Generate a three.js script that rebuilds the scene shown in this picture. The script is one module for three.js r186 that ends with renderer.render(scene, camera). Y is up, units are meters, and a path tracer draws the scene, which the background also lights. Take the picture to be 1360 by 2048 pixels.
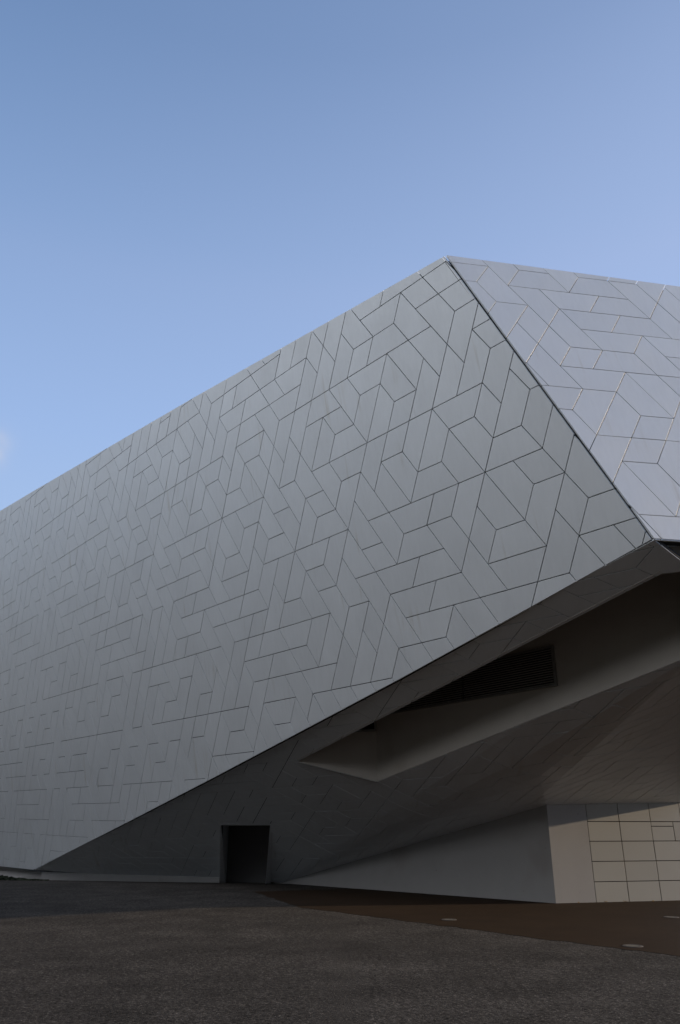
import * as THREE from 'three';
import { mergeGeometries } from 'three/addons/utils/BufferGeometryUtils.js';
import { ImprovedNoise } from 'three/addons/math/ImprovedNoise.js';

// ---------------------------------------------------------------- camera, sky, sun, exposure
const scene = new THREE.Scene();
const V = (x, y, z) => new THREE.Vector3(x, y, z);
const EYE = 1.7;
const camera = new THREE.PerspectiveCamera(2 * Math.atan(1024 / 1545) * 180 / Math.PI, 680 / 1024, 0.1, 900);
camera.position.set(0, EYE, 0);
camera.rotation.x = 22.375 * Math.PI / 180;
scene.add(camera);

const renderer = new THREE.WebGLRenderer({ antialias: true });
renderer.setSize(680, 1024);
renderer.toneMapping = THREE.LinearToneMapping;
renderer.toneMappingExposure = 1.0;
renderer.shadowMap.enabled = true;
renderer.shadowMap.type = THREE.PCFSoftShadowMap;

const SUN_EL = 11.5 * Math.PI / 180, SUN_AZ = Math.atan2(-0.128, 0.992);       // from the right, a little behind the building
const sunDir = V(Math.cos(SUN_AZ) * Math.cos(SUN_EL), Math.sin(SUN_EL), Math.sin(SUN_AZ) * Math.cos(SUN_EL));
const sun = new THREE.DirectionalLight(new THREE.Color().setRGB(1.0, 0.80, 0.58), 5);
sun.target.position.set(0, 3, -20); sun.position.copy(sunDir).multiplyScalar(80).add(sun.target.position);
sun.castShadow = true; sun.shadow.mapSize.set(2048, 2048);
Object.assign(sun.shadow.camera, { left: -60, right: 60, top: 60, bottom: -60, near: 1, far: 200 });
sun.shadow.radius = 1.5; sun.shadow.bias = -0.0005;
scene.add(sun, sun.target);

// seeded random and noise
let seed = 7;
const rnd = () => { seed = (seed * 1664525 + 1013904223) >>> 0; return seed / 4294967296; };
const hash = (a, b, c = 0) => { let h = (a * 374761393 + b * 668265263 + c * 2147483647) | 0; h = (h ^ (h >>> 13)) * 1274126177 | 0; return ((h ^ (h >>> 16)) >>> 0) / 4294967296; };
const perlin = new ImprovedNoise();
const fbm = (x, y, z, n = 4) => { let s = 0, a = 1, t = 0; for (let i = 0; i < n; i++) { s += a * perlin.noise(x, y, z + i * 9.7); t += a; a *= 0.5; x *= 2.03; y *= 2.03; } return s / t; };
const smooth = (a, b, x) => { const t = Math.min(1, Math.max(0, (x - a) / (b - a))); return t * t * (3 - 2 * t); };
const mix = (a, b, t) => a + (b - a) * t;

{ // clear late-day sky: blue above, paler towards the horizon and towards the sun, one small cloud low on the left, an added bright bank beyond it
  const W = 1024, Hh = 512, d = new Float32Array(W * Hh * 4);
  const stops = [[0, 0.72, 0.76, 0.85], [10, 0.55, 0.66, 0.86], [20, 0.40, 0.55, 0.84], [27, 0.355, 0.505, 0.815], [38, 0.305, 0.43, 0.705], [41, 0.277, 0.402, 0.67], [53, 0.190, 0.296, 0.525], [60, 0.165, 0.265, 0.48], [90, 0.12, 0.2, 0.39]];
  for (let j = 0; j < Hh; j++) for (let i = 0; i < W; i++) {
    const el = ((j + 0.5) / Hh - 0.5) * 180;
    const u = ((i + 0.5) / W - 0.5) * 2 * Math.PI, ce = Math.cos(el * Math.PI / 180);
    const dir = V(Math.cos(u) * ce, Math.sin(el * Math.PI / 180), Math.sin(u) * ce);
    let c = [0.05, 0.05, 0.05];
    if (el > 0) {
      let k = 0; while (k < stops.length - 2 && el > stops[k + 1][0]) k++;
      const A = stops[k], B = stops[k + 1], t = Math.min(1, (el - A[0]) / (B[0] - A[0]));
      const g = Math.min(0.6, dir.dot(sunDir)) - 0.15, w = 0.25 + 0.75 * smooth(24, 54, el);
      c = [1, 2, 3].map((n) => mix(A[n], B[n], t) * Math.max(0.7, 1 + [0.68, 0.44, 0.3][n - 1] * w * g));
      // one small cloud at the left edge of the view, plus a bright cloud bank added out of view to light the facade
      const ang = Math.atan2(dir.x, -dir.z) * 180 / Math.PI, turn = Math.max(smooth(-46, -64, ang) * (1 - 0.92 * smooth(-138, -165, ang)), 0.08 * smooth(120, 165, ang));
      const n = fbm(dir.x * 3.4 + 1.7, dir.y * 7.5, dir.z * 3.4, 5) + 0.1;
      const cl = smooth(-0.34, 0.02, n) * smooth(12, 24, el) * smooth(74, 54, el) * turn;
      const px = Math.exp(-(((ang + 26.3) / 0.75) ** 2 + ((el - 24.7) / 1.0) ** 2)) * smooth(-0.5, 0.5, fbm(dir.x * 40, dir.y * 40, dir.z * 40, 4)) * 1.3;
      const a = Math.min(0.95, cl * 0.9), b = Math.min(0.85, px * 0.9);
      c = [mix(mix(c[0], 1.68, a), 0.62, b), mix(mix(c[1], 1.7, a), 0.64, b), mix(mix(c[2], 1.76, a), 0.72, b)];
    }
    d.set([...c, 1], (j * W + i) * 4);
  }
  const tex = new THREE.DataTexture(d, W, Hh, THREE.RGBAFormat, THREE.FloatType);
  tex.mapping = THREE.EquirectangularReflectionMapping; tex.magFilter = tex.minFilter = THREE.LinearFilter;
  tex.wrapS = THREE.RepeatWrapping; tex.colorSpace = THREE.LinearSRGBColorSpace; tex.needsUpdate = true;
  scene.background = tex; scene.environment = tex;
}

// ---------------------------------------------------------------- textures and materials
function texture(N, metres, f, srgb) {                               // f(u, v) in metres -> [r, g, b] linear, repeated every `metres`
  const d = new Uint8Array(N * N * 4), enc = (x) => 255 * (srgb ? (x <= 0.0031308 ? 12.92 * x : 1.055 * x ** (1 / 2.4) - 0.055) : x);
  for (let j = 0; j < N; j++) for (let i = 0; i < N; i++) {
    const c = f(i / N * metres, j / N * metres, i, j);
    d.set([enc(c[0]), enc(c[1]), enc(c[2]), 255].map((x) => Math.max(0, Math.min(255, Math.round(x)))), (j * N + i) * 4);
  }
  const t = new THREE.DataTexture(d, N, N);
  t.wrapS = t.wrapT = THREE.RepeatWrapping; t.magFilter = THREE.LinearFilter; t.minFilter = THREE.LinearMipmapLinearFilter; t.generateMipmaps = true;
  t.anisotropy = 8; if (srgb) t.colorSpace = THREE.SRGBColorSpace;
  t.repeat.set(1 / metres, 1 / metres); t.needsUpdate = true;
  return t;
}
const wrapNoise = (u, v, m, fx, fy, z) => {                          // noise that closes on itself over m metres
  const a = u / m, b = v / m, n = (x, y) => fbm(x * fx, y * fy, z, 3);
  const sx = smooth(0.8, 1, a), sy = smooth(0.8, 1, b);
  return mix(mix(n(u, v), n(u - m, v), sx), mix(n(u, v - m), n(u - m, v - m), sx), sy);
};
// aluminium skin: fine mottling and pale brown runs of dirt down the panels
const skinMap = texture(1024, 9, (u, v) => {
  const run = smooth(0.16, 0.6, wrapNoise(u, v, 9, 5.5, 0.42, 3.1)) * smooth(-0.1, 0.35, wrapNoise(u, v, 9, 0.5, 0.6, 8.8));
  const m = 1 + 0.05 * wrapNoise(u, v, 9, 0.9, 0.7, 1.4) + 0.045 * wrapNoise(u, v, 9, 14, 3, 5.5);
  return [0.80 * m * (1 - 0.22 * run), 0.815 * m * (1 - 0.26 * run), 0.81 * m * (1 - 0.33 * run)];
}, true);
const skinRough = texture(512, 7, (u, v) => { const n = 0.52 + 0.1 * wrapNoise(u, v, 7, 1.3, 0.8, 2.2) + 0.06 * wrapNoise(u, v, 7, 9, 4, 6.1); return [n, n, n]; });
const skin = [1, 0.985, 1.012, 0.972].map((k) => new THREE.MeshStandardMaterial({ map: skinMap, color: new THREE.Color(k, k, k * 1.004), roughnessMap: skinRough, roughness: 1, metalness: 0.3 }));
const cavity = new THREE.MeshStandardMaterial({ color: new THREE.Color().setRGB(0.02, 0.02, 0.021), roughness: 0.95 });
const plasterMap = texture(1024, 5, (u, v) => {
  const stain = smooth(0.12, 0.6, wrapNoise(u, v, 5, 0.8, 0.7, 4.4)), fleck = smooth(0.5, 0.62, wrapNoise(u, v, 5, 9, 6, 7.7));
  const m = 1 + 0.06 * wrapNoise(u, v, 5, 2.2, 1.6, 2.5) + 0.06 * (rnd() - 0.5);
  return [0.39 * m * (1 - 0.1 * stain) * (1 - 0.35 * fleck), 0.372 * m * (1 - 0.12 * stain) * (1 - 0.38 * fleck), 0.35 * m * (1 - 0.14 * stain) * (1 - 0.4 * fleck)];
}, true);
const plasterBump = texture(512, 1.3, () => { const n = 0.35 + 0.3 * rnd() + 0.3 * rnd(); return [n, n, n]; });
const plaster = new THREE.MeshStandardMaterial({ map: plasterMap, bumpMap: plasterBump, bumpScale: 0.002, roughness: 0.92 });
const cladMap = texture(512, 3, (u, v) => { const m = 1 + 0.04 * wrapNoise(u, v, 3, 1.4, 1.1, 3.3) + 0.03 * (rnd() - 0.5); return [0.40 * m, 0.385 * m, 0.34 * m]; }, true);
const clad = [1, 0.97, 1.03].map((k) => new THREE.MeshStandardMaterial({ map: cladMap, color: new THREE.Color(k, k, k), roughness: 0.7 }));
const recessPaint = new THREE.MeshStandardMaterial({ map: plasterMap, color: new THREE.Color(1.35, 1.3, 1.2), bumpMap: plasterBump, bumpScale: 0.002, roughness: 0.9 });
const darkMetal = new THREE.MeshStandardMaterial({ color: new THREE.Color().setRGB(0.045, 0.042, 0.04), roughness: 0.55, metalness: 0.4 });
const slatMetal = new THREE.MeshStandardMaterial({ color: new THREE.Color().setRGB(0.42, 0.40, 0.36), roughness: 0.6, metalness: 0 });
const greyMetal = new THREE.MeshStandardMaterial({ color: new THREE.Color().setRGB(0.3, 0.29, 0.27), roughness: 0.5, metalness: 0.5 });
const doorPaint = new THREE.MeshStandardMaterial({ color: new THREE.Color().setRGB(0.14, 0.13, 0.12), roughness: 0.6 });
const glassPane = new THREE.MeshPhysicalMaterial({ color: new THREE.Color().setRGB(0.5, 0.56, 0.55), roughness: 0.04, transmission: 1, thickness: 0, ior: 1.5 });

// ---------------------------------------------------------------- helpers for naming and adding
const used = {};
function numbered(name) { const n = used[name] = (used[name] ?? -1) + 1; return n ? name + '_' + String(n).padStart(3, '0') : name; }
function add(name, geometry, material, parent, top) {
  const m = new THREE.Mesh(geometry, material); m.name = top ? numbered(name) : name; m.castShadow = m.receiveShadow = true;
  parent.add(m); return m;
}
function polygon3(points, flipTo) {                                  // flat polygon through 3D points
  const g = new THREE.BufferGeometry(), pos = [], uv = [];
  const n = V(0, 0, 0); for (let i = 0; i < points.length; i++) n.add(V(0, 0, 0).crossVectors(points[i].clone().sub(points[0]), points[(i + 1) % points.length].clone().sub(points[0])));
  n.normalize(); const pts = flipTo && n.dot(flipTo) < 0 ? [...points].reverse() : points;
  const nn = flipTo && n.dot(flipTo) < 0 ? n.clone().negate() : n;
  const e1 = Math.abs(nn.y) > 0.95 ? V(1, 0, 0) : V(0, 1, 0).cross(nn).normalize(), e2 = nn.clone().cross(e1).normalize();
  const p2 = pts.map((p) => new THREE.Vector2(p.dot(e1), p.dot(e2)));
  for (const t of THREE.ShapeUtils.triangulateShape(p2, [])) for (const i of t) { pos.push(pts[i].x, pts[i].y, pts[i].z); uv.push(p2[i].x, p2[i].y); }
  g.setAttribute('position', new THREE.Float32BufferAttribute(pos, 3)); g.setAttribute('uv', new THREE.Float32BufferAttribute(uv, 2));
  g.computeVertexNormals(); return g;
}
function slab(points, normal, thick) {                               // polygon with thickness behind its face
  const back = points.map((p) => p.clone().addScaledVector(normal, -thick)), parts = [polygon3(points, normal), polygon3(back, normal.clone().negate())];
  const c = points.reduce((a, p) => a.add(p), V(0, 0, 0)).divideScalar(points.length);
  for (let i = 0; i < points.length; i++) { const j = (i + 1) % points.length; parts.push(polygon3([points[i], points[j], back[j], back[i]], points[i].clone().add(points[j]).multiplyScalar(0.5).sub(c))); }
  return mergeGeometries(parts);
}
function bar(a, b, w, h, up = V(0, 1, 0)) {                           // straight box from a to b
  const d = b.clone().sub(a), L = d.length(); d.normalize();
  const s = d.clone().cross(up).normalize(), u = s.clone().cross(d).normalize();
  const g = new THREE.BoxGeometry(L, h, w); g.applyMatrix4(new THREE.Matrix4().makeBasis(d, u, s).setPosition(a.clone().add(b).multiplyScalar(0.5))); return g;
}

// ---------------------------------------------------------------- the mosaic: half-hexagons and rhombi on a triangular lattice
// Lattice point (a, b); the cell (a, b) holds a down triangle (position 2a) and an up triangle (2a + 1). The laying repeats every
// three courses, moved 15 cells along, and every 54 cells along a course. Each letter lays one panel from its first triangle.
const LAY = { a: '0 0 0 1 1 2', b: '0 0 0 1 0 2', c: '0 0 1 1 1 2', d: '0 0 0 1', e: '0 0 1 1', f: '0 0 0 1 1 1', g: '0 0 1 0 1 1', h: '0 0' };
const COURSES = [
  'ca.b..c..a...a.b..f.d.f.gb. .e.gb..e.f.f.b..a.b..ca.a.. f.d.b..b..f.g.f.e.cb..b.... b....f.f.gb..f.c..a.b..d.f.',
  'e...f.e..a..gd..f.c.ca....c a....ca..e.g.f.gd..f.g...g. g.gb..b..d....g.g.g..b..cd. b..b...g...cd..c..d..b..a..',
  'c.b...g.b.....b...c.....b.. ...b.....c...c...b.....d... ....f.b..a.b........d.b.... a.b..d...b....a...a.b..b...',
].map((s) => s.replaceAll(' ', ''));
function cellsOf(L, row, p) { const n = LAY[L].split(' ').map(Number), out = []; for (let i = 0; i < n.length; i += 2) out.push([row + n[i], p + n[i + 1]]); return out; }
function outlineOf(cells) {                                          // corners of the piece made of these triangles
  const edges = new Map();
  for (const [r, pp] of cells) {
    const a = Math.floor(pp / 2), up = pp - 2 * a === 1, t = up ? [[a, r], [a + 1, r], [a + 1, r + 1]] : [[a, r], [a + 1, r + 1], [a, r + 1]];
    for (let j = 0; j < 3; j++) {
      const s = t[j].join(), e = t[(j + 1) % 3].join();
      if (edges.get(e + '|' + s)) edges.delete(e + '|' + s); else edges.set(s + '|' + e, 1);
    }
  }
  const next = new Map([...edges.keys()].map((x) => x.split('|'))); let cur = next.keys().next().value; const loop = [];
  for (let i = 0; i < next.size; i++) { loop.push(cur.split(',').map(Number)); cur = next.get(cur); }
  return loop.filter((c, i) => { const b = loop[(i + loop.length - 1) % loop.length], d = loop[(i + 1) % loop.length]; return (c[0] - b[0]) * (d[1] - c[1]) - (c[1] - b[1]) * (d[0] - c[0]) !== 0; });
}
// panels of a window of the laying; `special` names the pieces that are cut differently near an edge, course by course
function laying(range, special = '') {
  const taken = new Set(), out = [], put = (row, p, cells) => out.push({ row, p, cells });
  for (const course of special.split(' / ').filter(Boolean)) {
    const [r, list] = course.split(':');
    for (const w of list.split(' ')) { const cells = cellsOf(w.at(-1), +r, parseInt(w)); cells.forEach((c) => taken.add(c.join())); put(+r, parseInt(w), cells); }
  }
  for (let row = range[2]; row <= range[3]; row++) for (let p = 2 * range[0]; p <= 2 * range[1]; p++) {
    const k = Math.floor(row / 3), L = COURSES[row - 3 * k][(((p - 30 * k) % 108) + 108) % 108]; if (L === '.') continue;
    const cells = cellsOf(L, row, p).filter((c) => !taken.has(c.join()));
    const joined = (x, y) => x[0] === y[0] ? Math.abs(x[1] - y[1]) === 1 : y[0] === x[0] + 1 && y[1] === x[1] + 1 && x[1] % 2 === 0;
    if (cells.length === 2 && !joined(cells[0], cells[1])) cells.forEach((c) => put(row, p, [c])); else if (cells.length) put(row, p, cells);
  }
  return out;
}
// 2D polygon tools (counter-clockwise)
const area = (P) => P.reduce((s, p, i) => { const q = P[(i + 1) % P.length]; return s + p[0] * q[1] - q[0] * p[1]; }, 0) / 2;
const ccw = (P) => area(P) < 0 ? [...P].reverse() : P;
function clip(P, a, b, d) {                                          // keep what lies at least d left of a->b
  const L = Math.hypot(b[0] - a[0], b[1] - a[1]), n = [-(b[1] - a[1]) / L, (b[0] - a[0]) / L], s = (p) => (p[0] - a[0]) * n[0] + (p[1] - a[1]) * n[1] - d, out = [];
  for (let i = 0; i < P.length; i++) {
    const p = P[i], q = P[(i + 1) % P.length], x = s(p), y = s(q);
    if (x >= 0) out.push(p);
    if ((x >= 0) !== (y >= 0)) { const t = x / (x - y); out.push([mix(p[0], q[0], t), mix(p[1], q[1], t)]); }
  }
  return out;
}
function inset(P, d) { let R = P; for (let i = 0; i < P.length && R.length > 2; i++) R = clip(R, P[i], P[(i + 1) % P.length], d); return R; }
const tidy = (P) => P.filter((p, i) => { const q = P[(i + 1) % P.length]; return Math.hypot(p[0] - q[0], p[1] - q[1]) > 0.004; });
function panelSolid(P, lift, tiltX, tiltY, thick, bevel = 0.002) {   // P in face metres, face normal = +z
  const c = P.reduce((s, p) => [s[0] + p[0] / P.length, s[1] + p[1] / P.length], [0, 0]), top0 = inset(P, bevel), top = top0.length > 2 ? top0 : P, n = P.length;
  if (top.length < 3) return null;
  const h = (p) => lift + tiltX * (p[0] - c[0]) + tiltY * (p[1] - c[1]), pos = [], uv = [];
  const tri = (...q) => { for (const p of q) { pos.push(p[0], p[1], p[2]); uv.push(p[0], p[1]); } };
  const T = top.map((p) => [p[0], p[1], h(p)]), M = P.map((p) => [p[0], p[1], h(p) - bevel]), B = P.map((p) => [p[0], p[1], -thick]);
  for (let i = 1; i < T.length - 1; i++) tri(T[0], T[i], T[i + 1]);
  for (let i = 0; i < n; i++) { const j = (i + 1) % n; tri(M[i], B[i], B[j]); tri(M[i], B[j], M[j]); if (T.length === n) { tri(T[i], M[i], M[j]); tri(T[i], M[j], T[j]); } }
  const g = new THREE.BufferGeometry(); g.setAttribute('position', new THREE.Float32BufferAttribute(pos, 3)); g.setAttribute('uv', new THREE.Float32BufferAttribute(uv, 2)); g.computeVertexNormals(); return g;
}
// A flat face: world frame (o, e1, e2, n); a lattice in its plane; convex outline with a joint width along each side
function makeFace(o, e1, n) { const e2 = n.clone().cross(e1).normalize(); return { o, e1, e2, n, to: (p) => { const d = p.clone().sub(o); return [d.dot(e1), d.dot(e2)]; }, up: (q, z = 0) => o.clone().addScaledVector(e1, q[0]).addScaledVector(e2, q[1]).addScaledVector(n, z) }; }
const edgeKeys = ([r, p]) => { const a = Math.floor(p / 2); return p - 2 * a === 1 ? [`A${a},${r}`, `B${a + 1},${r}`, `C${a},${r}`] : [`A${a},${r + 1}`, `B${a},${r}`, `C${a},${r}`]; };
const isConvex = (P) => P.every((p, i) => { const q = P[(i + 1) % P.length], r = P[(i + 2) % P.length]; return (q[0] - p[0]) * (r[1] - q[1]) - (q[1] - p[1]) * (r[0] - q[0]) > -1e-9; });
function collect(face, lattice, outline, joints, gap, range, shape = (a, b) => [a, b], special = '') {
  const rim = outline.map(face.to), R = area(rim) < 0 ? [...rim].reverse() : rim, J = area(rim) < 0 ? [...joints].reverse() : joints;
  if (area(rim) < 0) J.push(J.shift());
  const cut = (cells) => {
    let P = ccw(outlineOf(cells).map(([a, b]) => { const q = shape(a, b); return face.to(lattice(q[0], q[1])); }));
    P = inset(P, gap / 2);
    for (let i = 0; i < R.length && P.length > 2; i++) P = clip(P, R[i], R[(i + 1) % R.length], J[i]);
    return tidy(P);
  };
  const out = laying(range, special).map((q) => ({ face, ...q, P: cut(q.cells) })).filter((q) => q.P.length > 2);
  // slivers left along an edge go with the panel beside them
  const owner = new Map(); out.forEach((q) => q.cells.forEach((c) => edgeKeys(c).forEach((k) => owner.set(k, [...(owner.get(k) ?? []), q]))));
  const small = out.filter((q) => area(q.P) < 0.09).sort((x, y) => area(x.P) - area(y.P));
  for (const q of small) {
    if (q.gone) continue;
    for (const n of q.cells.flatMap((c) => edgeKeys(c).flatMap((k) => owner.get(k)))) {
      if (n === q || n.gone || n.merged) continue;
      const cells = [...n.cells, ...q.cells], o = outlineOf(cells).map(([a, b]) => lattice(a, b)).map(face.to);
      if (!isConvex(ccw(o))) continue;
      n.cells = cells; n.P = cut(cells); n.merged = q.gone = true; break;
    }
  }
  return out.filter((q) => !q.gone && area(q.P) > 0.0015);
}
function backing(face, outline, depth, t) { return slab(outline.map((q) => q.clone().addScaledVector(face.n, -depth)), face.n, t); }

// ---------------------------------------------------------------- the building: key points (metres, camera stands at the origin)
const museum = new THREE.Group(); museum.name = numbered('museum_building'); museum.position.set(0, 0, -20); scene.add(museum);
museum.userData = { label: 'angular white museum clad in faceted metal panels, its sharp nose jutting out over the forecourt', category: 'building' };
const root = new THREE.Group();                                      // parts are modelled in world metres, then moved under the thing's base
const XR = 9.5;
const foot = V(-14.064, 0, -39.095), nose = V(5.647, 6.539, -13.057), tip = V(2.453, 14.109, -14.405);
const latF = { o: V(3.1752, 8.9047, -15.2623), A: V(0.49719, -0.00801, 0.59919), B: V(-0.16228, -0.63815, -0.40887) };
const latG = { o: V(4.991, 12.674, -14.5), A: V(0.7446, 0.0133, -0.1445), B: V(-0.3571, -0.6299, 0.2286) };
const latS = { o: V(3.699, 5.490, -16.281), A: V(0.629, 0.014, 0.517), B: V(-0.183, -0.231, -0.516) };
const lat = (L) => (a, b) => L.o.clone().addScaledVector(L.A, a).addScaledVector(L.B, b);
const mid = (pts) => pts.reduce((s, p) => s.add(p), V(0, 0, 0)).divideScalar(pts.length);
const toward = (n, from) => n.dot(V(0, EYE, 0).sub(from)) < 0 ? n.negate() : n;

// long leaning facade: its jointing bows very slightly, as surveyed from the joints
const nF = toward(latF.A.clone().cross(latF.B).normalize(), latF.o), F = makeFace(latF.o, latF.A.clone().normalize(), nF);
function bowF(a, b) {
  const x = (Math.max(a, -46) + 20) / 25, y = b / 10;
  const p = [1, y, y * y, y ** 3, x, x * y, x * y * y, x * x, x * x * y, x ** 3], ka = [-0.0693, -0.0221, 0.1275, -0.0503, 0.3022, -0.0311, -0.1226, 0.1026, 0.357, -0.5264], kb = [-0.0082, 0.0837, 0.0535, -0.0801, 0.0114, -0.0611, 0.0974, -0.0177, -0.174, -0.0371];
  return [a + p.reduce((s, v, i) => s + v * ka[i], 0), b + p.reduce((s, v, i) => s + v * kb[i], 0)];
}
const topF = [[-60.5, -14.25], [-54.627, -13.681], [-47.317, -12.931], [-38.923, -12.104], [-28.163, -10.965], [-19.889, -9.98], [-13.651, -9.3], [-8.977, -8.762], [-6.384, -8.448]].map(([a, b]) => lat(latF)(a, b));
const tipF = lat(latF)(-4.098, -8.103), noseF = lat(latF)(6.157, 3.63);
const botF = [[2.824, 4.722], [-1.505, 6.092], [-6.163, 7.482], [-11.705, 9.129], [-18.939, 11.216], [-29.996, 14.331], [-36.164, 14.411], [-60.5, 14.75]].map(([a, b]) => lat(latF)(a, b));
const outF = [...topF, tipF, noseF, ...botF];
const jF = [...topF.map(() => 0.0), 0.036, ...botF.slice(0, -2).map(() => 0.022), 0.01, 0.0, 0.0];
const bottomFace = mid([nose, tip]);
// end facade on the right
const nG = toward(latG.A.clone().cross(latG.B).normalize(), latG.o), G = makeFace(latG.o, latG.A.clone().normalize(), nG);
const onG = (x, y) => V(x, y, nose.z - ((x - nose.x) * nG.x + (y - nose.y) * nG.y) / nG.z);
const NR = onG(XR, 6.56), TR = onG(XR, 14.10), noseG = onG(nose.x, 6.54), tipG = onG(tip.x, 14.1);
const outG = [noseF, NR, TR, tipF], jG = [0.028, 0, 0, 0.036];

// soffit: one big plane, folding down to the head of the low walls on the right
const P1 = V(-1.195, 3.523, -23.298), P2 = V(1.033, 2.935, -22.496), Q = V(4.362, 4.023, -18.124), K = V(5.942, 6.061, -13.596), w0 = V(-2.081, 0.0, -29.677);
const D1 = V(-4.028, 1.857, -28.213), D2 = V(-2.253, 1.849, -26.831), D3 = V(-2.642, -0.010, -30.134), D4 = V(-4.404, -0.097, -31.659);
const CE = V(6.39, 6.03, -13.30), CH = V(7.143, 6.54, -14.87), Y2 = CE;   // the rim of the recess and a fold meet on the right
const X = P2.clone().add(Q.clone().sub(P2).multiplyScalar(1.765)), ct = V(5.403, 2.304, -21.595);
const wallDir = V(0.968, 0, -0.249).normalize(), wallN = V(-wallDir.z, 0, wallDir.x).multiplyScalar(1);
const rtE = ct.clone().addScaledVector(wallDir, (XR - ct.x) / wallDir.x).setY(2.40);
const facet = (a, b, c) => { const n = b.clone().sub(a).cross(c.clone().sub(a)).normalize(); if (n.y > 0) n.negate(); return { n, y: (x, z) => a.y - ((x - a.x) * n.x + (z - a.z) * n.z) / n.y }; };
const sA = facet(foot, nose, w0);
const fold = [0, 1, 2, 3, 4].map((i) => { const t = i / 4, x = mix(Q.x, ct.x, t), z = mix(Q.z, ct.z, t); return V(x, sA.y(x, z) + (ct.y - sA.y(ct.x, ct.z)) * t * t, z); });   // the soffit bends gently down to the wall head
const soffits = [                                                    // outline, which sides are true edges, plane
  [[foot, nose, K, P1], [1, 0, 1, 0], sA], [[nose, CE, K], [1, 1, 0], sA], [[nose, NR, CH], [1, 0, 1], facet(nose, NR, CH)],
  [[foot, P1, D1], [0, 0, 0], sA], [[foot, D1, D4], [0, 1, 1], sA], [[P1, P2, D2], [1, 0, 0], sA], [[P1, D2, D1], [0, 1, 0], sA], [[P2, w0, D3, D2], [0, 1, 1, 0], sA],
  [[P2, Q, w0], [1, 0, 0], sA], [[Q, X, fold[1]], [1, 0, 0], facet(Q, X, fold[1])],
  ...[0, 1, 2, 3].map((i) => [[w0, fold[i], fold[i + 1]], [0, 0, i === 3 ? 1 : 0], facet(w0, fold[i], fold[i + 1])]), ...[1, 2, 3].map((i) => [[X, fold[i], fold[i + 1]], [0, 0, 0], facet(X, fold[i], fold[i + 1])]),
  [[ct, X, rtE], [0, 0, 1], facet(ct, X, rtE)], [[X, CE, CH], [0, 0, 0], facet(X, CE, CH)], [[X, CH, NR], [0, 0, 0], { ...facet(X, CH, NR), n: facet(X, CH, NR).n.clone().negate() }], [[X, NR, rtE], [0, 0, 0], facet(X, NR, rtE)],
];

// ---------------------------------------------------------------- panels on the three kinds of face
const panels = [];
const fF = collect(F, lat(latF), outF, jF, 0.019, [-62, 9, -16, 17], bowF,
  '-12:-44c / -11:-46d -44g -41a -26e / -10:-42b -38e -34b -31d -29b -26g -24g -23a -10c / -9:-22e -20f / -8:-25b -9d -7d / -6:-4h / -5:-3d / -4:0c / -2:2f 4e / -1:4e 6e / 0:3d / 3:8c 9a 11h / 4:1a / 5:-4e -3d -1d 4f / 6:-18c -14c -12c -11a -9a -7a -5d / 7:-22b -18g / 8:-24g -23d -21b / 9:-30g -27b');
const fG = collect(G, (a, b) => lat(latG)(a - 12, b - 6), outG, jG, 0.015, [-4, 40, -10, 24], undefined, '3:14b 17a 19d 30f / 4:15b 20b 30c / 7:24e 31b / 8:24c / 10:25b / 11:27a / 14:32c');
const fS = [];
const turn = (a, b) => { let v = [a, b]; for (let i = 0; i < 2; i++) v = [v[0] - v[1], v[0]]; return v; };   // the laying, turned by 120 degrees
for (const [pts, real, f] of soffits) {
  const o = pts[0], e1 = V(1, 0, 0).addScaledVector(f.n, -f.n.x).normalize(), face = makeFace(o, e1, f.n);
  const onPlane = (a, b) => { const v = turn(a - 7, b), q = lat(latS)(v[0], v[1]); return V(q.x, f.y(q.x, q.z), q.z); };
  fS.push(collect(face, onPlane, pts, real.map((r) => r ? 0.014 : 0), 0.014, [-60, 60, -50, 50]));
}
function lay(list, back, mats, keep, thick) {                        // the largest in view as panels of their own, the far small ones joined
  const eye = V(0, EYE, 0), view = new THREE.Matrix4();
  camera.updateMatrixWorld(); camera.updateProjectionMatrix();
  for (const q of list) { const c = q.P.reduce((s, p) => [s[0] + p[0] / q.P.length, s[1] + p[1] / q.P.length], [0, 0]), w = q.face.up(c), d = w.clone().sub(eye), s = w.clone().project(camera); q.size = area(q.P) * Math.abs(q.face.n.dot(d)) / d.length() ** 3 * (Math.abs(s.x) < 1.02 && Math.abs(s.y) < 1.02 && d.z < 0 ? 1 : 0.0001); }
  list.sort((a, b) => b.size - a.size);
  const rest = [];
  list.forEach((q, i) => {
    const r = (k) => hash(q.row, q.p, k) - 0.5, g = panelSolid(q.P, 0.003 * r(1), 0.004 * r(2), 0.004 * r(3), thick); if (!g) return;
    g.applyMatrix4(new THREE.Matrix4().makeBasis(q.face.e1, q.face.e2, q.face.n).setPosition(q.face.o));
    if (i < keep) add('panel', g, mats[Math.floor(hash(q.row, q.p, 9) * mats.length)], back); else rest.push(g);
  });
  if (rest.length) { const m = add('small_panels', mergeGeometries(rest), mats[0], back); m.userData.kind = 'stuff'; }
  return list.length;
}
const drop = V(0, -0.12, 0), backF = add('facade', backing(F, [...topF.map((p) => p.clone().add(drop)), tipF.clone().add(drop), noseF, ...botF], 0.05, 0.1), cavity, root), backG = add('end_facade', backing(G, [noseF, NR, TR.clone().add(drop), tipF.clone().add(drop)], 0.05, 0.1), cavity, root);
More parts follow.
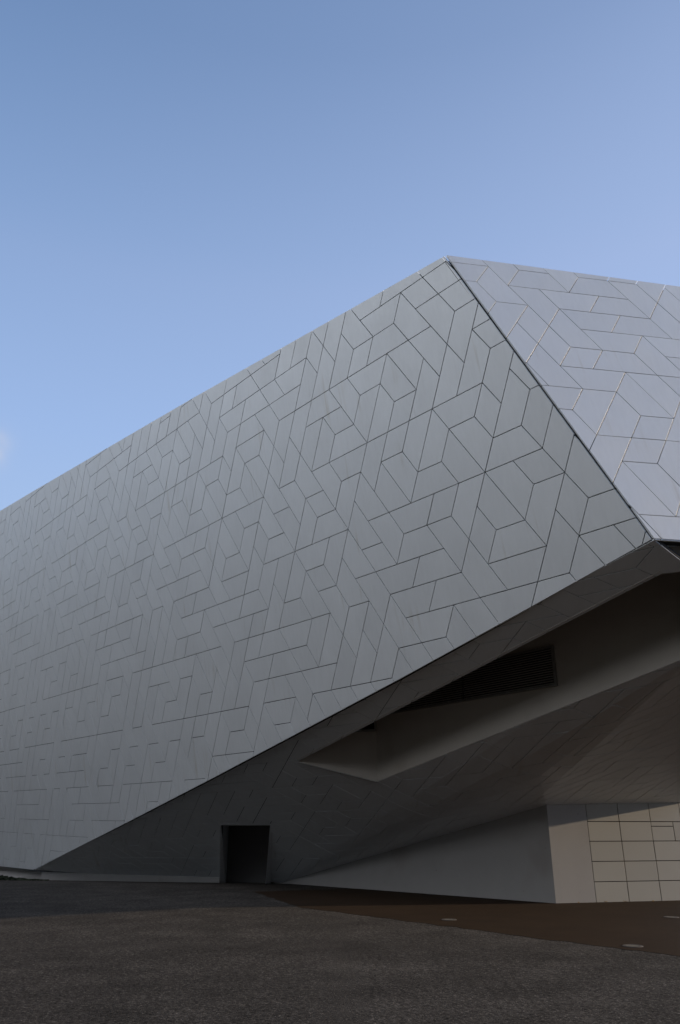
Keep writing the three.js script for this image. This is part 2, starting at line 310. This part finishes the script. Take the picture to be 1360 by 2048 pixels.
const backS = add('soffit', mergeGeometries(soffits.map(([pts, , f]) => backing({ n: f.n }, pts.map((p) => p === NR || (p === nose && pts.includes(NR)) ? p.clone().addScaledVector(nG, -0.09).setY(p.y) : p), 0.05, 0.08))), cavity, root);
const nFp = lay(fF, backF, skin, 300, 0.045), nGp = lay(fG, backG, skin, 70, 0.045);
const nSp = lay(fS.flat(), backS, skin, 130, 0.045);
console.log('panels', nFp, nGp, nSp);
add('soffit_return', polygon3([nose, CE, CH], V(1, 0, 0)), skin[0], root);
backF.userData.label = 'long grey facade of interlocking metal panels'; backG.userData.label = 'paler end facade catching the sun'; backS.userData.label = 'dark panelled underside of the overhang';

// roof, far side and right end close the volume
{
  const back = [V(XR, 13.6, -46), V(-26, 19.0, -58)];
  const roofPts = [...[...topF].reverse().map((p) => p.clone().addScaledVector(nF, -0.1).add(V(0, -0.06, 0))).reverse(), tip.clone().add(V(-0.1, -0.1, -0.2)), TR.clone().add(V(0, -0.08, -0.12)), back[0]];
  const hub = V(-4, 15.4, -42), parts = [], ring = [...roofPts, back[1]];
  ring.forEach((p, i) => parts.push(polygon3([hub, p, ring[(i + 1) % ring.length]], V(0, 1, 0))));
  add('roof', mergeGeometries(parts), darkMetal, root);
  const endPts = [NR.clone().add(V(0, 0, -0.1)), TR.clone().add(V(0, -0.08, -0.12)), back[0], V(XR, 0, -46), rtE.clone().setY(0).add(V(0, 0, -0.3)), rtE.clone().add(V(0, 0, -0.3))];
  add('back_wall', slab([back[0], back[1], back[1].clone().setY(-1), back[0].clone().setY(-1)], V(0, 0, -1), 0.2), plaster, root);
  add('end_wall', slab(endPts, V(1, 0, 0), 0.2), plaster, root);
}

// recess cut into the overhang: two visible walls, near walls, lid, louvre grille, window
{
  const Y = 7.6, wall = (a, b, mat, look) => { const n = toward(V(b.z - a.z, 0, a.x - b.x).normalize(), a); return add('recess_wall', slab([look ? a.clone().add(V(0, 0.04, 0)) : a, look ? b.clone().add(V(0, 0.04, 0)) : b, V(b.x, Y, b.z), V(a.x, Y, a.z)], look ?? n, 0.06), mat, root); };
  const wallWindow = wall(P1, P2, recessPaint), wallLouvre = wall(P2, X, recessPaint);
  wallWindow.userData.label = 'short recess wall with a dark window'; wallLouvre.userData.label = 'long recess wall with a louvred grille';
  const inN = V(-0.6, 0, -0.75).normalize();
  wall(K, P1, recessPaint, V(0.74, 0, -0.67).normalize()); const up = (p, y) => V(p.x, y, p.z);
  add('recess_wall', mergeGeometries([polygon3([K, Y2, up(Y2, 6.45), up(K, 6.45)]), polygon3([X, Y2, up(Y2, 6.45), up(X, Y)]), polygon3([up(K, 6.45), up(Y2, 6.45), up(K, Y)]), polygon3([up(Y2, 6.45), up(X, Y), up(K, Y)])]), recessPaint, root);
  add('recess_lid', slab([P1, P2, X, K].map((p) => V(p.x, Y, p.z)), V(0, -1, 0), 0.1), recessPaint, root);
  // slim metal edge along the rim of the recess
  const rim = (a, b, s) => bar(a.clone().add(V(0, -0.012, 0)), b.clone().add(V(0, -0.012, 0)), 0.02, 0.02);
  add('recess_rim', rim(P1, P2), greyMetal, root);
  const d = X.clone().sub(P2).setY(0).normalize(), n = toward(V(d.z, 0, -d.x).normalize(), P2);
  const at = (x, y, out = 0) => V(P2.x + d.x * (x - P2.x) / d.x, y, P2.z + d.z * (x - P2.x) / d.x).addScaledVector(n, out);
  const gx = [-0.6, 4.86], gm = 3.14, y0 = 4.70, y1 = 5.57;
  const grille = add('louvre_grille', slab([at(1.3, y0, 0.004), at(gx[1], y0, 0.004), at(gx[1], y1, 0.004), at(1.3, y1, 0.004)], n, 0.003), cavity, root);
  add('frame', mergeGeometries([bar(at(1.3, y0, 0.03), at(gx[1], y0, 0.03), 0.06, 0.045), bar(at(1.3, y1, 0.03), at(gx[1], y1, 0.03), 0.06, 0.045), bar(at(gx[1], y0 - 0.022, 0.031), at(gx[1], y1 + 0.022, 0.031), 0.06, 0.05, n)]), greyMetal, grille);
  add('mullion', bar(at(gm, y0 + 0.022, 0.034), at(gm, y1 - 0.022, 0.034), 0.05, 0.03, n), darkMetal, grille);
  const slats = [];
  for (let y = y0 + 0.05; y < y1 - 0.03; y += 0.054) slats.push(bar(at(1.32, y, 0.03), at(gx[1] - 0.03, y, 0.03), 0.045, 0.008, V(0, 1, 0).addScaledVector(n, 0.7).normalize()));
  add('slats', mergeGeometries(slats), slatMetal, grille).userData.kind = 'stuff';
  // window on the short wall
  const e = P2.clone().sub(P1).setY(0).normalize(), m = toward(V(e.z, 0, -e.x).normalize(), P1), on = (s, y, out = 0) => V(P2.x, y, P2.z).addScaledVector(e, -s).addScaledVector(m, out);
  const win = add('window', slab([on(0.06, 4.33, 0.004), on(1.7, 4.33, 0.004), on(1.7, 6.0, 0.004), on(0.06, 6.0, 0.004)], m, 0.003), cavity, root);
  add('frame', mergeGeometries([bar(on(0, 4.30, 0.02), on(1.76, 4.30, 0.02), 0.05, 0.06), bar(on(0.03, 4.331, 0.021), on(0.03, 6.0, 0.021), 0.05, 0.06, m), bar(on(1.73, 4.331, 0.021), on(1.73, 6.0, 0.021), 0.05, 0.06, m)]), greyMetal, win);
  add('pane', slab([on(0.06, 4.33, 0.018), on(1.7, 4.33, 0.018), on(1.7, 6.0, 0.018), on(0.06, 6.0, 0.018)], m, 0.006), glassPane, win);
}

// low walls under the overhang: plain rendered wall with a corner, then a field of square cladding panels
const gy = (x, z) => -0.042 * Math.max(0, -z - 29.2) * smooth(4, -6, x) + 0.012 * fbm(x * 0.3, z * 0.3, 1.5, 2) * smooth(-24, -10, z) + 0.16 * smooth(-14.5, -18, x) * smooth(-36, -40, z);
{
  const c0 = V(5.403, -0.25, -21.595), l0 = V(w0.x, -0.25, w0.z), toL = l0.clone().sub(c0).normalize(), nL = toward(V(toL.z, 0, -toL.x).normalize(), c0);
  const lo = l0.clone().addScaledVector(toL, 0.5);
  add('rendered_wall', slab([lo, c0, ct.clone().add(V(0, 0.11, 0)), w0.clone().addScaledVector(toL, 0.5).setY(-0.03)], nL, 0.25), plaster, root).userData.label = 'shaded rendered wall tapering under the soffit';
  const s = (t, y) => c0.clone().addScaledVector(wallDir, t).setY(y), nW = toward(wallN.clone(), c0);
  const cols = [1.135, 2.075, 3.03, 3.56, 4.52, 5.27], rows = [0.0, 0.4715, 0.9474, 1.4278, 1.9065, 2.42];
  add('rendered_wall', slab([c0, s(cols[0] - 0.006, -0.25), s(cols[0] - 0.006, 2.45), ct.clone().add(V(0, 0.11, 0))], nW, 0.25), plaster, root).userData.label = 'plain rendered pier beside the cladding squares';
  const back = add('clad_wall', slab([s(cols[0], -0.25), s(4.5, -0.25), s(4.5, 2.52), s(cols[0], 2.46)].map((p) => p.addScaledVector(nW, -0.03)), nW, 0.2), cavity, root);
  const face = makeFace(s(0, 0), wallDir.clone(), nW), flip = face.e2.y < 0 ? -1 : 1;
  const put = (x0, x1, y0, y1) => { const P = ccw(inset(ccw([[x0, y0 * flip], [x1, y0 * flip], [x1, y1 * flip], [x0, y1 * flip]]), 0.009)); const g = panelSolid(P, 0.002 * (rnd() - 0.5), 0.003 * (rnd() - 0.5), 0.003 * (rnd() - 0.5), 0.03, 0.003); g.applyMatrix4(new THREE.Matrix4().makeBasis(face.e1, face.e2, face.n).setPosition(face.o)); add('panel', g, clad[Math.floor(rnd() * 3)], back); };
  const X0 = [1.135, 2.083, 3.035, 3.985, 4.5];
  for (let i = 0; i < 4; i++) for (let j = 0; j < 5; j++) {
    const y0 = j ? rows[j] : -0.1;
    if (i === 2 && j === 3) { put(X0[2] + 0.0, X0[2] + 0.68, rows[3], rows[4] - 0.115); put(X0[2], X0[2] + 0.68, rows[4] - 0.115, rows[4]); put(X0[2] + 0.68, X0[3], rows[3], rows[4]); continue; }
    put(X0[i], X0[i + 1], y0, rows[j + 1]);
  }
}
// plinth at the foot of the overhang
{
  const T1 = V(-13.577, -0.07, -38.863), T2 = V(-4.411, 0.086, -31.370), u = T2.clone().sub(T1).normalize(), n = toward(V(u.z, 0, -u.x).normalize(), T1);
  const T0 = lat(latF)(-36.164, 14.411), T00 = lat(latF)(-60.5, 14.75), low = (p) => V(p.x, -0.7, p.z), off = (p, k = 0.03) => p.clone().addScaledVector(n, k);
  add('plinth', slab([off(T1), off(T2), off(low(T2)), off(low(T1))], n, 0.3), plaster, root);
  const n2 = toward(V(latF.A.z, 0, -latF.A.x).normalize(), T1);
  add('plinth', slab([T00, T0, T1, low(T1), low(T0), low(T00)].map((p) => p.clone().addScaledVector(n2, -0.06).add(V(0, -0.012, 0))), n2, 0.3), plaster, root);
}
// doorway cut under the soffit
{
  const b0 = V(D4.x, -0.35, D4.z), b1 = V(D3.x, -0.35, D3.z), u = b1.clone().sub(b0).normalize(), n = toward(V(u.z, 0, -u.x).normalize(), b0), in_ = (p, k) => p.clone().addScaledVector(n, -k);
  const back0 = in_(b0, 0.25), back1 = in_(b1, 0.25), H = 1.853;
  const way = add('doorway', mergeGeometries([
    slab([D1, D2, in_(V(b1.x, H, b1.z), 0.25), in_(V(b0.x, H, b0.z), 0.25)], V(0, -1, 0), 0.05),
    slab([D2, b1.clone(), back1, in_(V(b1.x, H, b1.z), 0.25)], V(-0.75, 0, 0.66).normalize(), 0.05),
    slab([D1, b0.clone(), back0, in_(V(b0.x, H, b0.z), 0.25)], V(0.75, 0, -0.66).normalize(), 0.05)]), skin[1], root);
  add('door', slab([in_(b0, 0.21), in_(b1, 0.21), in_(V(b1.x, H, b1.z), 0.21), in_(V(b0.x, H, b0.z), 0.21)], n, 0.06), doorPaint, way);
  const h0 = in_(b0.clone().lerp(b1, 0.82).setY(0.95), 0.19);
  add('handle', bar(h0.clone().add(V(0, -0.16, 0)), h0.clone().add(V(0, 0.16, 0)), 0.03, 0.03, n), greyMetal, way);
}
for (const c of [...root.children]) { museum.add(c); c.position.sub(museum.position); }

// ---------------------------------------------------------------- ground
const grain = texture(2048, 7, (u, v, i, j) => {
  const stone = rnd(), patch = wrapNoise(u, v, 7, 1.1, 1.1, 2.7), blot = smooth(0.25, 0.6, wrapNoise(u, v, 7, 0.5, 0.5, 6.4));
  const cell = hash(i >> 2, j >> 2, 5), cell2 = hash((i + 3) >> 3, (j + 1) >> 3, 8), cell3 = hash((i + (j >> 2)) >> 2, (j + 2) >> 2, 21);
  const chip = perlin.noise(u * 34, v * 34, 3.3), lump = perlin.noise(u * 13, v * 13, 9.1), edge = smooth(0, 0.4, u) * smooth(7, 6.6, u) * smooth(0, 0.4, v) * smooth(7, 6.6, v);
  let k = 0.047 * (1 + 0.5 * patch) * (0.34 + 0.46 * stone + 0.55 * cell + 0.25 * cell3) * (1 - 0.25 * blot) * (1 + edge * (0.62 * chip + 0.4 * lump));
  if (cell2 > 0.95) k *= 0.55; if (cell > 0.97) k *= 1.8; if (cell3 > 0.985) k *= 1.8; if (chip > 0.48) k *= 1.35; if (chip < -0.5) k *= 0.6;
  return [k * 1.1, k * 0.98, k * 0.86];
}, true);
const grainBump = texture(1024, 3.1, (u, v, i, j) => { const n = 0.25 + 0.3 * hash(i >> 1, j >> 1, 3) + 0.3 * hash(i >> 2, j >> 2, 4) + 0.15 * rnd(); return [n, n, n]; });
const asphalt = new THREE.MeshPhysicalMaterial({ specularIntensity: 0.1,  map: grain, bumpMap: grainBump, bumpScale: 0.011, roughness: 0.93, vertexColors: true });
function sheet(inside, x0, x1, z0, z1, step, lift, tone) {
  const nx = Math.round((x1 - x0) / step), nz = Math.round((z1 - z0) / step), g = new THREE.PlaneGeometry(x1 - x0, z1 - z0, nx, nz); g.rotateX(-Math.PI / 2); g.translate((x0 + x1) / 2, 0, (z0 + z1) / 2);
  const p = g.attributes.position, uv = g.attributes.uv, col = new Float32Array(p.count * 3);
  for (let i = 0; i < p.count; i++) { const x = p.getX(i), z = p.getZ(i); p.setY(i, gy(x, z) + lift); uv.setXY(i, x, z); const t = tone(x, z); col.set([t, t, t], i * 3); }
  g.setAttribute('color', new THREE.BufferAttribute(col, 3)); g.computeVertexNormals(); return g;
}
const worn = (x, z) => 1 + 0.3 * fbm(x * 0.16 + 3, z * 0.55, 2.2, 4) + 0.16 * fbm(x * 0.9, z * 2.4, 6.1, 3);
{
  const near = sheet(null, -34, 30, -52, 8, 0.25, 0, worn), far = new THREE.RingGeometry(30, 420, 64, 1); far.rotateX(-Math.PI / 2); far.translate(0, -0.45, -20);
  const fuv = far.attributes.uv, fp = far.attributes.position; for (let i = 0; i < fp.count; i++) fuv.setXY(i, fp.getX(i), fp.getZ(i));
  far.setAttribute('color', new THREE.Float32BufferAttribute(new Float32Array(fp.count * 3).fill(1), 3));
  const g = add('ground', mergeGeometries([near.toNonIndexed(), far.toNonIndexed()]), asphalt, scene, true); g.userData.kind = 'structure';
}
// smooth brown forecourt under the overhang, its edge running slantwise across the asphalt
{
  const brownMap = texture(1024, 5, (u, v) => { const m = 1 + 0.3 * wrapNoise(u, v, 5, 1.2, 1.2, 3.9) + 0.16 * wrapNoise(u, v, 5, 9, 9, 1.1) + 0.16 * (rnd() - 0.5); return [0.026 * m, 0.0155 * m, 0.0085 * m]; }, true);
  const brown = new THREE.MeshPhysicalMaterial({ specularIntensity: 0.15,  map: brownMap, roughness: 0.8, bumpMap: grainBump, bumpScale: 0.0015 });
  // fine mesh so that it follows the ground: clip grid squares to the outline
  const pos = [], uv = [], O = ccw([[14.8, 0.0], [4.94, -12.84], [-0.95, -20.52], [-2.6, -25.6], [16, -33], [26, -20], [26, 0]].map(([x, z]) => [x, -z]));
  const cover = (poly) => { for (let x = -6; x < 26; x += 0.25) for (let y = 0; y < 33; y += 0.25) { let P = [[x, y], [x + 0.25, y], [x + 0.25, y + 0.25], [x, y + 0.25]]; for (let i = 0; i < poly.length && P.length > 2; i++) P = clip(P, poly[i], poly[(i + 1) % poly.length], 0); for (let i = 1; i < P.length - 1; i++) for (const r of [P[0], P[i], P[i + 1]]) { const w = 0.09 * perlin.noise(r[0] * 3.1, r[1] * 3.1, 4.4) + 0.03 * perlin.noise(r[0] * 9, r[1] * 9, 7.7), q = [r[0] + w, r[1] + w * 0.8]; pos.push(q[0], gy(q[0], -q[1]) + 0.004, -q[1]); uv.push(q[0], q[1]); } } };
  cover(O.filter(() => true));
  const g = new THREE.BufferGeometry(); g.setAttribute('position', new THREE.Float32BufferAttribute(pos, 3)); g.setAttribute('uv', new THREE.Float32BufferAttribute(uv, 2)); g.computeVertexNormals();
  add('forecourt', g, brown, scene, true).userData.kind = 'structure';
}
// three round lights let into the forecourt
{
  const lens = new THREE.MeshStandardMaterial({ color: new THREE.Color().setRGB(0.13, 0.115, 0.09), roughness: 0.35 }), ring = new THREE.MeshStandardMaterial({ color: new THREE.Color().setRGB(0.075, 0.065, 0.055), roughness: 0.6, metalness: 0.2 });
  const proto = new THREE.Group();
  add('rim', new THREE.LatheGeometry([[0.1, 0], [0.1, 0.005], [0.105, 0.008], [0.15, 0.008], [0.156, 0.005], [0.158, 0]].map(([x, y]) => new THREE.Vector2(x, y)), 32), ring, proto);
  add('lens', new THREE.LatheGeometry([[0.0, 0.006], [0.06, 0.0055], [0.1, 0.004]].map(([x, y]) => new THREE.Vector2(x, y)), 28), lens, proto);
  const spots = [[2.23, -17.76, 'round light let into the brown forecourt, nearest the shaded rendered wall'], [6.96, -18.25, 'round light let into the brown forecourt, right in front of the clad wall'], [4.62, -13.88, 'round light let into the brown forecourt close to the asphalt edge']];
  spots.forEach(([x, z, label], i) => { const t = i ? proto.clone() : proto.clone(); t.name = numbered('ground_light'); t.position.set(x, gy(x, z) + 0.006, z); t.userData = { label, category: 'ground light', group: 'round lights let into the forecourt' }; scene.add(t); });
}
// a few dry leaves blown against the foot of the clad wall
{
  const mat = new THREE.MeshStandardMaterial({ color: new THREE.Color().setRGB(0.36, 0.22, 0.07), roughness: 0.8, side: THREE.DoubleSide });
  [[6.72, -21.82, 'yellow dry leaf at the foot of the leftmost cladding squares'], [5.95, -21.55, 'brown dry leaf at the foot of the plain rendered pier'], [7.25, -21.93, 'dry leaf lying below the second column of cladding squares'], [8.0, -22.0, 'dry leaf lying below the third column of cladding squares']].forEach(([x, z, label], k) => {
    const g = new THREE.PlaneGeometry(0.09, 0.05, 6, 4), p = g.attributes.position;
    for (let i = 0; i < p.count; i++) { const u = p.getX(i) / 0.045, v = p.getY(i) / 0.025; p.setXYZ(i, p.getX(i), p.getY(i) * Math.sqrt(Math.max(0.02, 1 - u * u)), 0.012 * u * u + 0.01 * v * v + 0.006); }
    g.rotateX(-Math.PI / 2 + (k % 2) * 0.5); g.rotateY(k * 1.3); g.computeVertexNormals();
    const m = add('dry_leaf', g, mat, scene, true); m.position.set(x, gy(x, z) + 0.012, z); m.userData = { label, category: 'leaf', group: 'dry leaves at the wall foot' };
  });
}
// mossy bank of ground cover where the facade runs into the ground on the left
{
  const tuft = [], leaf = new THREE.PlaneGeometry(0.07, 0.05);
  for (let i = 0; i < 9000; i++) { const t = rnd(), s = rnd(), x = mix(-13.2, -21, t) + 0.9 * (rnd() - 0.5), z = mix(-37.6, -45.8, t) + s * mix(0.5, 2.6, Math.min(1, t * 2.5)); if (fbm(x * 0.9, z * 0.9, 3, 2) < -0.08) continue; const g = leaf.clone(); g.rotateX(-1.2 + rnd()); g.rotateY(rnd() * 6.3); g.translate(x, gy(x, z) + 0.02 + 0.1 * rnd() * smooth(0, 0.4, t), z); tuft.push(g); }
  const m = add('ground_cover', mergeGeometries(tuft), new THREE.MeshStandardMaterial({ color: new THREE.Color().setRGB(0.035, 0.045, 0.022), roughness: 0.95, side: THREE.DoubleSide }), scene, true);
  m.userData = { kind: 'stuff', label: 'dark mossy ground cover along the foot of the facade', category: 'ground cover' };
}
// unseen trees added behind and left of the camera to keep low sky off the overhang
{
  const bark = new THREE.MeshStandardMaterial({ color: new THREE.Color().setRGB(0.06, 0.045, 0.035), roughness: 0.95 }), leafMat = new THREE.MeshStandardMaterial({ color: new THREE.Color().setRGB(0.035, 0.042, 0.018), roughness: 0.8, side: THREE.DoubleSide });
  const trunk = new THREE.CylinderGeometry(0.22, 0.42, 9, 9, 4); trunk.translate(0, 4.5, 0);
  const limbs = [trunk], pos = [], C = [];
  for (let i = 0; i < 9; i++) { const a = i * 2.4, y = 4 + i * 1.1, b = V(Math.cos(a) * 3.2, y + 4.5, Math.sin(a) * 3.2); limbs.push(bar(V(0, y, 0), b, 0.16, 0.16, V(0.3, 1, 0.2))); C.push(b); }
  for (let i = 0; i < 30; i++) { const a = rnd() * 6.28, y = 3.5 + rnd() * 17, r = 4.2 * Math.sqrt(Math.max(0.1, 1 - ((y - 11) / 10.5) ** 2)) * Math.sqrt(rnd()); C.push(V(Math.cos(a) * r, y, Math.sin(a) * r)); }
  for (const c of C) for (let i = 0; i < 70; i++) {
    const p = c.clone().add(V(rnd() - 0.5, rnd() - 0.5, rnd() - 0.5).multiplyScalar(3.4)), u = V(rnd() - 0.5, rnd() - 0.5, rnd() - 0.5).normalize().multiplyScalar(0.34), v = V(rnd() - 0.5, rnd() - 0.5, rnd() - 0.5).cross(u).normalize().multiplyScalar(0.22);
    const q = [p.clone().sub(u), p.clone().sub(v), p.clone().add(u), p.clone().add(v)]; for (const k of [0, 1, 2, 0, 2, 3]) pos.push(q[k].x, q[k].y, q[k].z);
  }
  const crown = new THREE.BufferGeometry(); crown.setAttribute('position', new THREE.Float32BufferAttribute(pos, 3)); crown.computeVertexNormals();
  const proto = new THREE.Group(); add('trunk', mergeGeometries(limbs.map((g) => g.index ? g.toNonIndexed() : g)), bark, proto); add('crown', crown, leafMat, proto);
  const spots = []; for (let x = -72; x <= 50; x += 6.0) spots.push([x, 25 + 5 * rnd()]); for (let z = 17; z > -84; z -= 6.0) spots.push([-62 + 5 * rnd(), z, 1.1]);
  for (const [x, z] of [[-33, -43], [-31, -38], [-29.5, -33.5], [-27.5, -29], [-25, -25], [-23, -21], [-21.5, -17], [-20, -13], [-18.5, -9], [-17, -5], [-14.5, -1], [-12, 3]]) spots.push([x, z, 0.6]);
  for (const [x, z, size = 1.45] of spots) { const t = proto.clone(); t.name = numbered('added_tree'); t.position.set(x, gy(x, z) - 0.05, z); t.rotation.y = rnd() * 6.28; t.scale.setScalar((0.92 + 0.2 * rnd()) * size); const near = size < 0.7; t.userData = near ? { label: 'low dark leafy tree left of the forecourt, out of view, put in to screen the low sky', category: 'added_tree', group: 'added low trees left of the forecourt that screen the low sky' } : { label: 'tall dark leafy tree out of view, put in to screen the low sky', category: 'added_tree', group: 'added tall trees out of view that screen the low sky' }; scene.add(t); }
}
renderer.render(scene, camera);
